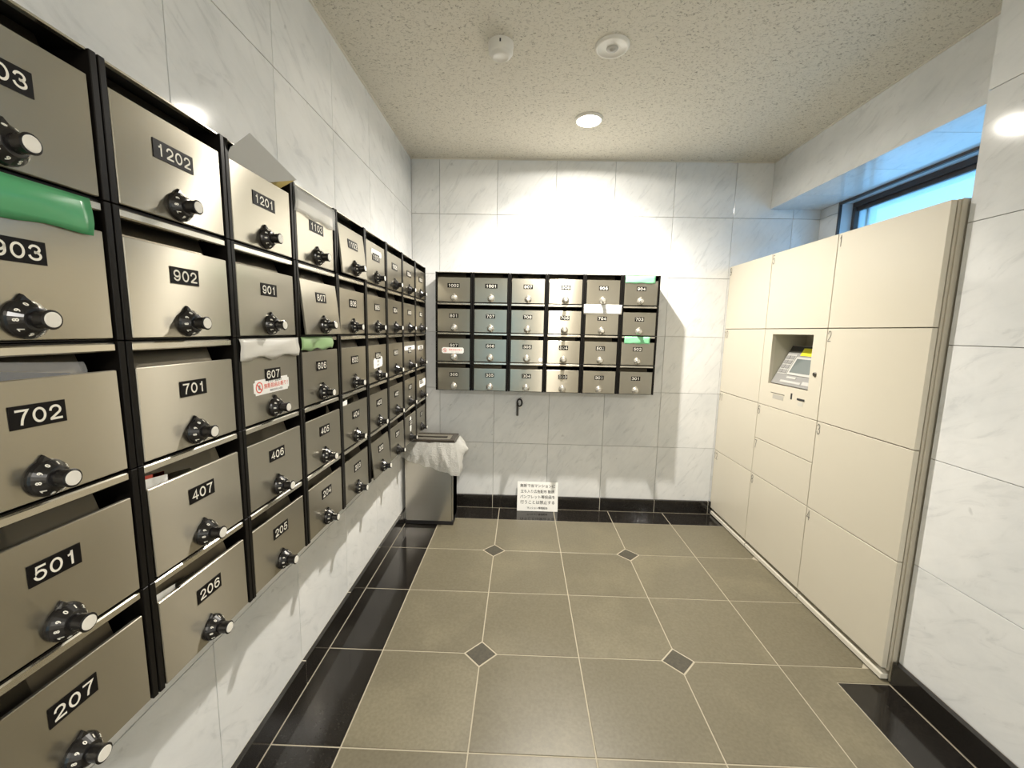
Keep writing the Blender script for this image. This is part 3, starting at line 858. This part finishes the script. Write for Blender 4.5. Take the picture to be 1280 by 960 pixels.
# ------------------------------------------------------------------ parcel lockers
LX, LH = 2.152, 1.775
ROWZ = {'a': 1.352, 'b': 0.915, 'c': 0.488, 'd': 0.052, 'm': 0.707}
cols = [(-0.002, -0.484), (-0.484, -0.979), (-0.979, -1.473)]
doors = [[('9', 1.352, LH), ('10', 0.915, 1.352), ('11', 0.488, 0.915), ('12', 0.052, 0.488)],
         [('5', 1.352, LH), ('6', 0.707, 0.915), ('7', 0.488, 0.707), ('8', 0.052, 0.488)],
         [('1', 1.352, LH), ('2', 0.915, 1.352), ('3', 0.488, 0.915), ('4', 0.052, 0.488)]]
llab = ['ivory parcel locker column with doors 9 to 12, farthest, against the back wall',
        'ivory parcel locker column with the keypad terminal between doors 5 and 6',
        'ivory parcel locker column with large doors 1 to 4, nearest the camera']
DT = 0.019
for c, (ya, yb_) in enumerate(cols):
    root = empty('parcel_locker', (LX, ya, 0), 0, llab[c], 'locker', 'parcel locker columns')
    w = ya - yb_
    # local: x into the wall, y negative towards the camera
    if c == 1:
        # body leaves a bay for the terminal niche
        bx = [((DT+0.002, -w, 0.045), (0.52, 0, 0.915)), ((DT+0.002, -w, 1.352), (0.52, 0, LH)),
              ((0.30, -w, 0.915), (0.52, 0, 1.352)), ((DT+0.002, -0.05, 0.915), (0.30, 0, 1.352)), ((DT+0.002, -w, 0.915), (0.30, -w+0.05, 1.352))]
    else:
        bx = [((DT+0.002, -w, 0.045), (0.52, 0, LH))]
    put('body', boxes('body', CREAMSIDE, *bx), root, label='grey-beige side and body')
    put('plinth', boxes('plinth', PLINTH, ((0.002, -w+0.003, 0.006), (0.30, -0.003, 0.027)), bev=0.001), root)
    for fy in (-0.03, -w+0.03):
        bm = bmesh.new(); cyl_into(bm, 0.016, 0.016, 0.008, Matrix.Translation((0.03, fy, 0.0)))
        put('foot', mesh_of('foot', bm, RUBBER), root)
    for num, z0, z1 in doors[c]:
        d = put('door', boxes('door', CREAM, ((0, -w+0.0018, z0+0.0018), (DT, -0.0018, z1-0.0018)), bev=0.0012), root)
        t = put('door_number', number_me(num, 0.050, 0.0215, 0.026, 0.0036, NUMGREY), d, (-0.0006, -0.017 - (0.009 if len(num) == 2 else 0), z1-0.036))
        t.rotation_euler = (0, 0, -PI/2)
    if c == 2:
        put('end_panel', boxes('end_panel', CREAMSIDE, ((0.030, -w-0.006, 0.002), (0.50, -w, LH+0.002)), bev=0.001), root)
    if c == 1:
        q = lambda y: y - ya
        y1, y0 = q(-0.562), q(-0.892)           # niche opening, y1 is the far side
        z0, z1 = 1.045, 1.322
        # front plate with an opening
        put('terminal_plate', boxes('terminal_plate', CREAM, ((0, -w+0.0018, 0.9168), (DT, -0.0018, z0)), ((0, -w+0.0018, z1), (DT, -0.0018, 1.3502)),
            ((0, y1, z0), (DT, -0.0018, z1)), ((0, -w+0.0018, z0), (DT, y0, z1))), root, label='ivory front plate around the terminal niche')
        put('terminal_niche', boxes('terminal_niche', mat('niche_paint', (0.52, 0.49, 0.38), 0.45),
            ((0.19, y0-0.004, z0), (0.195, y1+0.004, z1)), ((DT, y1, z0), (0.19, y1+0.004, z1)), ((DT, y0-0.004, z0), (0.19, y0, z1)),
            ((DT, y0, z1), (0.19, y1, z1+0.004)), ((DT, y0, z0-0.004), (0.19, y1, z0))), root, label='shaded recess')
        # sloping console: from the front lower edge up to the back
        ang = math.atan2(0.21, 0.104)
        con = put('console', None, root, (0.012, (y0+y1)/2, z0+0.006)); con.empty_display_size = 0.02
        con.rotation_euler = (0, 0, 0)
        # console axes: u along y (towards camera negative), v up the slope
        R_ = Matrix.Rotation(-ang, 4, 'Y')        # x axis tips upward
        hw = (y1-y0)/2-0.004
        ln = 0.235
        bm = bmesh.new(); box_into(bm, (0, -hw, -0.012), (ln, hw, 0), 0.001)
        bm.transform(R_)
        me = mesh_of('console', bm, GREYPANEL)
        COL.objects.unlink(con); bpy.data.objects.remove(con)
        con = put('console', me, root, (0.012, (y0+y1)/2, z0+0.006), 'grey sloping console with screen and keys')
        def cp(name, m, u0, u1, v0, v1, h0, h1, label=None, bev=0.0):
            bm = bmesh.new(); box_into(bm, (v0, -u1, h0), (v1, -u0, h1), bev); bm.transform(R_)
            return put(name, mesh_of(name, bm, m), con, label=label)
        cp('dark_header', INK, -hw+0.004, hw-0.004, 0.200, 0.230, 0, 0.002)
        cp('yellow_sticker', YELLOW, -0.050, hw-0.035, 0.176, 0.220, 0.002, 0.0028, 'yellow warning sticker')
        cp('screen_bezel', LIGHTPANEL, -0.068, hw-0.045, 0.060, 0.166, 0, 0.004, bev=0.001)
        cp('screen', SCREEN, -0.054, hw-0.059, 0.073, 0.155, 0.004, 0.0046, 'dark glass screen')
        cp('key_panel', LIGHTPANEL, -hw+0.008, -0.076, 0.060, 0.180, 0, 0.002)
        for kr in range(4):
            for kc in range(2):
                cp('key', GREYPANEL, -hw+0.013+kc*0.036, -hw+0.043+kc*0.036, 0.066+kr*0.028, 0.088+kr*0.028, 0.002, 0.005, bev=0.001)
        cp('slot_strip', LIGHTPANEL, -0.055, 0.02, 0.040, 0.050, 0, 0.002)
        cp('slot_strip', LIGHTPANEL, -0.09, 0.075, 0.014, 0.026, 0, 0.002)
        cp('slot_strip', LIGHTPANEL, 0.085, 0.14, 0.014, 0.034, 0, 0.002)
        # details on the plate under the niche
        pl = boxes('info_label', mat('label_grey', (0.42, 0.40, 0.35), 0.5), ((-0.001, q(-0.712), 0.967), (0, q(-0.618), 0.990)))
        put('info_label', pl, root, label='small grey label')
        put('label_edge', boxes('label_edge', NUMGREY, ((-0.0015, q(-0.718), 0.996), (0, q(-0.598), 0.999))), root)
        put('key_slot', boxes('key_slot', INK, ((-0.001, q(-0.782), 0.985), (0, q(-0.770), 1.017))), root, label='upright black slot')
        put('card_slot', boxes('card_slot', INK, ((-0.003, q(-0.878), 0.990), (0, q(-0.823), 1.000)), bev=0.0008), root, label='black card slot')
        put('card_label', boxes('card_label', mat('pale_label', (0.55, 0.53, 0.46), 0.5), ((-0.001, q(-0.868), 0.962), (0, q(-0.832), 0.982))), root)
        bm = bmesh.new(); lathe_into(bm, [(0, 0), (0.011, 0), (0.011, 0.004), (0.009, 0.006), (0.004, 0.006), (0.004, 0.004), (0, 0.004)], 20, Matrix.Rotation(-PI/2, 4, 'Y'))
        put('lock_cylinder', mesh_of('lock_cylinder', bm, mat('lock_metal', (0.2, 0.19, 0.17), 0.3, 0.8)), root, (0, q(-0.930), 1.133), 'round key lock')

# ------------------------------------------------------------------ litter bin and bag
BX0, BX1, BY0, BY1, BZ = -0.022, 0.302, -0.312, -0.145, 0.585
bc = ((BX0+BX1)/2, (BY0+BY1)/2)
root = empty('litter_bin', (bc[0], bc[1], 0), 0, 'slim brushed steel litter bin with slotted lid in the corner', 'bin')
hx, hy = (BX1-BX0)/2, (BY1-BY0)/2
bm = bmesh.new(); box_into(bm, (-hx, -hy, 0.028), (hx, hy, BZ-0.02))
es = [e for e in bm.edges if abs(e.verts[0].co.z-e.verts[1].co.z) > 0.1]
bmesh.ops.bevel(bm, geom=es, offset=0.010, segments=4, affect='EDGES')
put('body', mesh_of('body', bm, BINSTEEL), root)
put('base', boxes('base', RUBBER, ((-hx-0.001, -hy-0.001, 0), (hx+0.001, hy+0.001, 0.030)), bev=0.004), root, label='black base band')
lx, ly = hx+0.010, hy+0.012
lid = put('lid_frame', boxes('lid_frame', LIDMETAL, ((-lx, -ly, BZ-0.018), (lx, -ly+0.030, BZ+0.006)), ((-lx, ly-0.030, BZ-0.018), (lx, ly, BZ+0.006)),
    ((-lx, -ly+0.030, BZ-0.018), (-lx+0.035, ly-0.030, BZ+0.006)), ((lx-0.035, -ly+0.030, BZ-0.018), (lx, ly-0.030, BZ+0.006)), bev=0.002), root, label='dark metal lid frame')
put('lid_insert', boxes('lid_insert', LIDSHEET, ((-lx+0.035, -ly+0.030, BZ-0.004), (lx-0.035, -0.022, BZ+0.002)), ((-lx+0.035, 0.022, BZ-0.004), (lx-0.035, ly-0.030, BZ+0.002)),
    ((-lx+0.035, -0.022, BZ-0.004), (-lx+0.055, 0.022, BZ+0.002)), ((lx-0.062, -0.022, BZ-0.004), (lx-0.035, 0.022, BZ+0.002))), root)
put('slot_well', boxes('slot_well', RUBBER, ((-lx+0.055, -0.022, BZ-0.012), (lx-0.062, 0.022, BZ-0.008))), root)
# bag skirt: u runs round the front and the right side, v downwards
bm = bmesh.new()
NU, NV = 150, 26
rnd = random.Random(3)
g_ = []
path = [(BX0-0.008, BY0+0.10), (BX0-0.012, BY0-0.010), (BX1+0.012, BY0-0.012), (BX1+0.016, BY1+0.012), (BX1-0.05, BY1+0.016)]
seglen = [math.dist(a, b) for a, b in zip(path, path[1:])]
tot = sum(seglen)
def along(u):
    d = u*tot
    for k, sl in enumerate(seglen):
        if d <= sl or k == len(seglen)-1:
            t = d/sl
            a, b = path[k], path[k+1]
            n = Vector((b[1]-a[1], -(b[0]-a[0])))
            n = n / max(1e-9, n.length)
            return Vector((a[0]+(b[0]-a[0])*t, a[1]+(b[1]-a[1])*t)), n
        d -= sl
def lerp_tab(tab, x):
    for (a, ya_), (b, yb2) in zip(tab, tab[1:]):
        if a <= x <= b:
            return ya_ + (yb2-ya_)*(x-a)/(b-a)
    return tab[-1][1]
u1 = seglen[0]/tot; u2 = (seglen[0]+seglen[1])/tot; u3 = u2+seglen[2]/tot
drop = [(0, 0.06), (u1, 0.105), (u1+0.04, 0.118), (u1+0.17, 0.145), (u1+0.20, 0.150), (u1+0.30, 0.172), (u2-0.03, 0.200), (u2+0.012, 0.212), (u2+0.06, 0.16), (u2+0.13, 0.09), (u3, 0.10), (1, 0.06)]
flare = [(0, 0.010), (u1, 0.012), (u2-0.05, 0.030), (u2, 0.045), (u2+0.05, 0.035), (u2+0.14, 0.060), (u3, 0.045), (1, 0.01)]
top = BZ-0.010
for a in range(NV+1):
    v = a/NV
    row_ = []
    for b in range(NU+1):
        u = b/NU
        p, n = along(u)
        # soften the corner normals
        pa, na = along(max(0, u-0.02)); pb, nb = along(min(1, u+0.02))
        n = (na+nb); n = n/max(1e-6, n.length)
        d = lerp_tab(drop, u)
        f = lerp_tab(flare, u)
        tri = lambda t: abs((t/PI) % 2 - 1)*2-1
        wr = (0.006*tri(46*u+1.5*v) + 0.004*tri(71*u-3*v+1.3))*(0.15+v*0.6)
        w2 = max(0.0, 1-abs(((u-u1)*9.0 + (v-1.0)*1.15 - 1.2))*2.6)          # one long diagonal fold
        w3 = max(0.0, 1-abs(((u-u1)*12.0 - v*1.6 - 4.0))*2.0)
        w4 = max(0.0, 1-abs(((u-u1)*16.0 + v*1.0 - 7.6))*1.6)
        wr += 0.016*w2 + 0.012*w3*v + 0.014*w4*v if u < u2 else 0.009*tri(44*u-5*v)*v
        off = 0.004 + f*(math.sin(v*PI*0.62)) + wr
        off = max(off, 0.0035)
        z = top - d*v + 0.004*math.sin(47*u)*v
        row_.append(bm.verts.new((p.x+n.x*off, p.y+n.y*off, z)))
    g_.append(row_)
for a in range(NV):
    for b in range(NU):
        bm.faces.new((g_[a][b], g_[a+1][b], g_[a+1][b+1], g_[a][b+1]))
bmesh.ops.recalc_face_normals(bm, faces=bm.faces[:])
bo = put('bin_bag', mesh_of('bin_bag', bm, BAG, True))
tag(bo, 'crumpled translucent white bin bag hanging out under the bin lid', 'bag')

# ------------------------------------------------------------------ notice leaning on the back wall
th = math.atan2(0.045, 0.208)
nb_ = empty('notice_board', (0.879, -0.058, 0.0015), 0, 'white notice board with Japanese lettering leaning on the black baseboard', 'sign')
nb_.rotation_euler = (-th*0.95, 0, 0.002)
nm_mat = mat('notice_white', (0.88, 0.87, 0.83), 0.3)
put('board', boxes('board', nm_mat, ((-0.149, 0, 0), (0.149, 0.003, 0.212)), bev=0.0006), nb_)
for z, body, size, sx in ((0.184, '無断で当マンションに', 0.0265, 0.98), (0.143, '立ち入り広告配布 勧誘', 0.0255, 0.95), (0.104, 'パンフレット等投函を', 0.0265, 0.98), (0.065, '行うことは禁止する', 0.0285, 1.0), (0.024, 'マンション管理組合', 0.017, 1.0)):
    put('lettering', text_me(body, size, INK, sx, 0.0001, 0.0002), nb_, (0.0, -0.0007, z))

# ------------------------------------------------------------------ key hook under the back mailboxes
kh = empty('key_holder', (0.725, -0.004, 0.70), 0, 'small black key holder hanging on the marble under the back mailboxes', 'key holder')
bm = bmesh.new()
pr = []
for k in range(24):
    a = 2*PI*k/24
    c = Vector((0.017*math.cos(a), 0, 0.026*math.sin(a)))
    t = Vector((-0.017*math.sin(a), 0, 0.026*math.cos(a))).normalized()
    n = Vector((t.z, 0, -t.x))
    pr.append([bm.verts.new(c + n*0.006*math.cos(2*PI*s/8) + Vector((0, 1, 0))*0.006*math.sin(2*PI*s/8)) for s in range(8)])
for k in range(24):
    for s in range(8):
        bm.faces.new((pr[k][s], pr[(k+1) % 24][s], pr[(k+1) % 24][(s+1) % 8], pr[k][(s+1) % 8]))
bmesh.ops.recalc_face_normals(bm, faces=bm.faces[:])
put('ring', mesh_of('ring', bm, RUBBER, True), kh, (0.006, -0.010, 0.098))
put('shadow_strip', boxes('shadow_strip', mat('shadow_strip_dark', (0.06, 0.055, 0.045), 0.4), ((-0.016, -0.010, 0.0), (0.0, -0.003, 0.098)), bev=0.003), kh)  # dark strip modelled in place of the ring's shadow on the wall
bm = bmesh.new(); lathe_into(bm, [(0, 0), (0.009, 0), (0.009, 0.006), (0.006, 0.010), (0, 0.010)], 18, Matrix.Rotation(PI/2, 4, 'X'))
put('peg', mesh_of('peg', bm, CHROME, True), kh, (0.014, 0.002, 0.126))
bm = bmesh.new(); lathe_into(bm, [(0, 0), (0.010, 0), (0.010, 0.008), (0.007, 0.011), (0, 0.011)], 18, Matrix.Rotation(PI/2, 4, 'X'))
put('button', mesh_of('button', bm, WHITEPLASTIC, True), kh, (0.013, -0.002, 0.066), 'white button')

# ------------------------------------------------------------------ ceiling fittings
FLIP = Matrix.Rotation(PI, 4, 'X')
dl = empty('downlight', (1.07, -0.54, ZC), 0, 'lit recessed round downlight in the ceiling near the back wall', 'light')
bm = bmesh.new(); lathe_into(bm, [(0.058, -0.001), (0.076, -0.001), (0.0755, 0.004), (0.070, 0.0105), (0.066, 0.0125), (0.063, 0.0115), (0.060, 0.004), (0.058, -0.001)], 40, FLIP)
put('trim_ring', mesh_of('trim_ring', bm, WHITEPLASTIC, True), dl)
bm = bmesh.new(); lathe_into(bm, [(0, 0.0022), (0.058, 0.0022), (0.058, 0.0008), (0, 0.0008)], 40, FLIP)
put('lamp_glass', mesh_of('lamp_glass', bm, GLOW, True), dl, label='glowing lamp glass')
sp = empty('ceiling_speaker', (1.072, -1.117, ZC), 0, 'flat round white ceiling disc with a small centre boss', 'ceiling fitting')
bm = bmesh.new(); lathe_into(bm, [(0.069, -0.001), (0.069, 0.004), (0.064, 0.010), (0.057, 0.011), (0.054, 0.008), (0.020, 0.010), (0, 0.010)], 44, FLIP)
put('disc', mesh_of('disc', bm, WHITEPLASTIC, True), sp)
bm = bmesh.new(); lathe_into(bm, [(0.024, 0.009), (0.023, 0.013), (0.017, 0.016), (0.012, 0.014), (0.009, 0.020), (0, 0.021)], 28, FLIP)
put('centre_boss', mesh_of('centre_boss', bm, mat('grey_boss', (0.50, 0.48, 0.43), 0.35), True), sp)
sd = empty('smoke_detector', (0.625, -1.125, ZC), 0, 'white cylindrical smoke detector on the ceiling', 'detector')
bm = bmesh.new(); lathe_into(bm, [(0.051, -0.001), (0.051, 0.010), (0.049, 0.034), (0.045, 0.039), (0.040, 0.040)], 40, FLIP)
put('housing', mesh_of('housing', bm, WHITEPLASTIC, True), sd)
bm = bmesh.new(); lathe_into(bm, [(0.043, 0.037), (0.040, 0.046), (0.030, 0.052), (0.028, 0.050), (0.0, 0.051)], 36, FLIP)
put('sensor_cap', mesh_of('sensor_cap', bm, WHITEPLASTIC, True), sd)
put('indicator', boxes('indicator', INK, ((-0.003, -0.0525, -0.022), (0.003, -0.049, -0.011))), sd, label='small dark indicator')
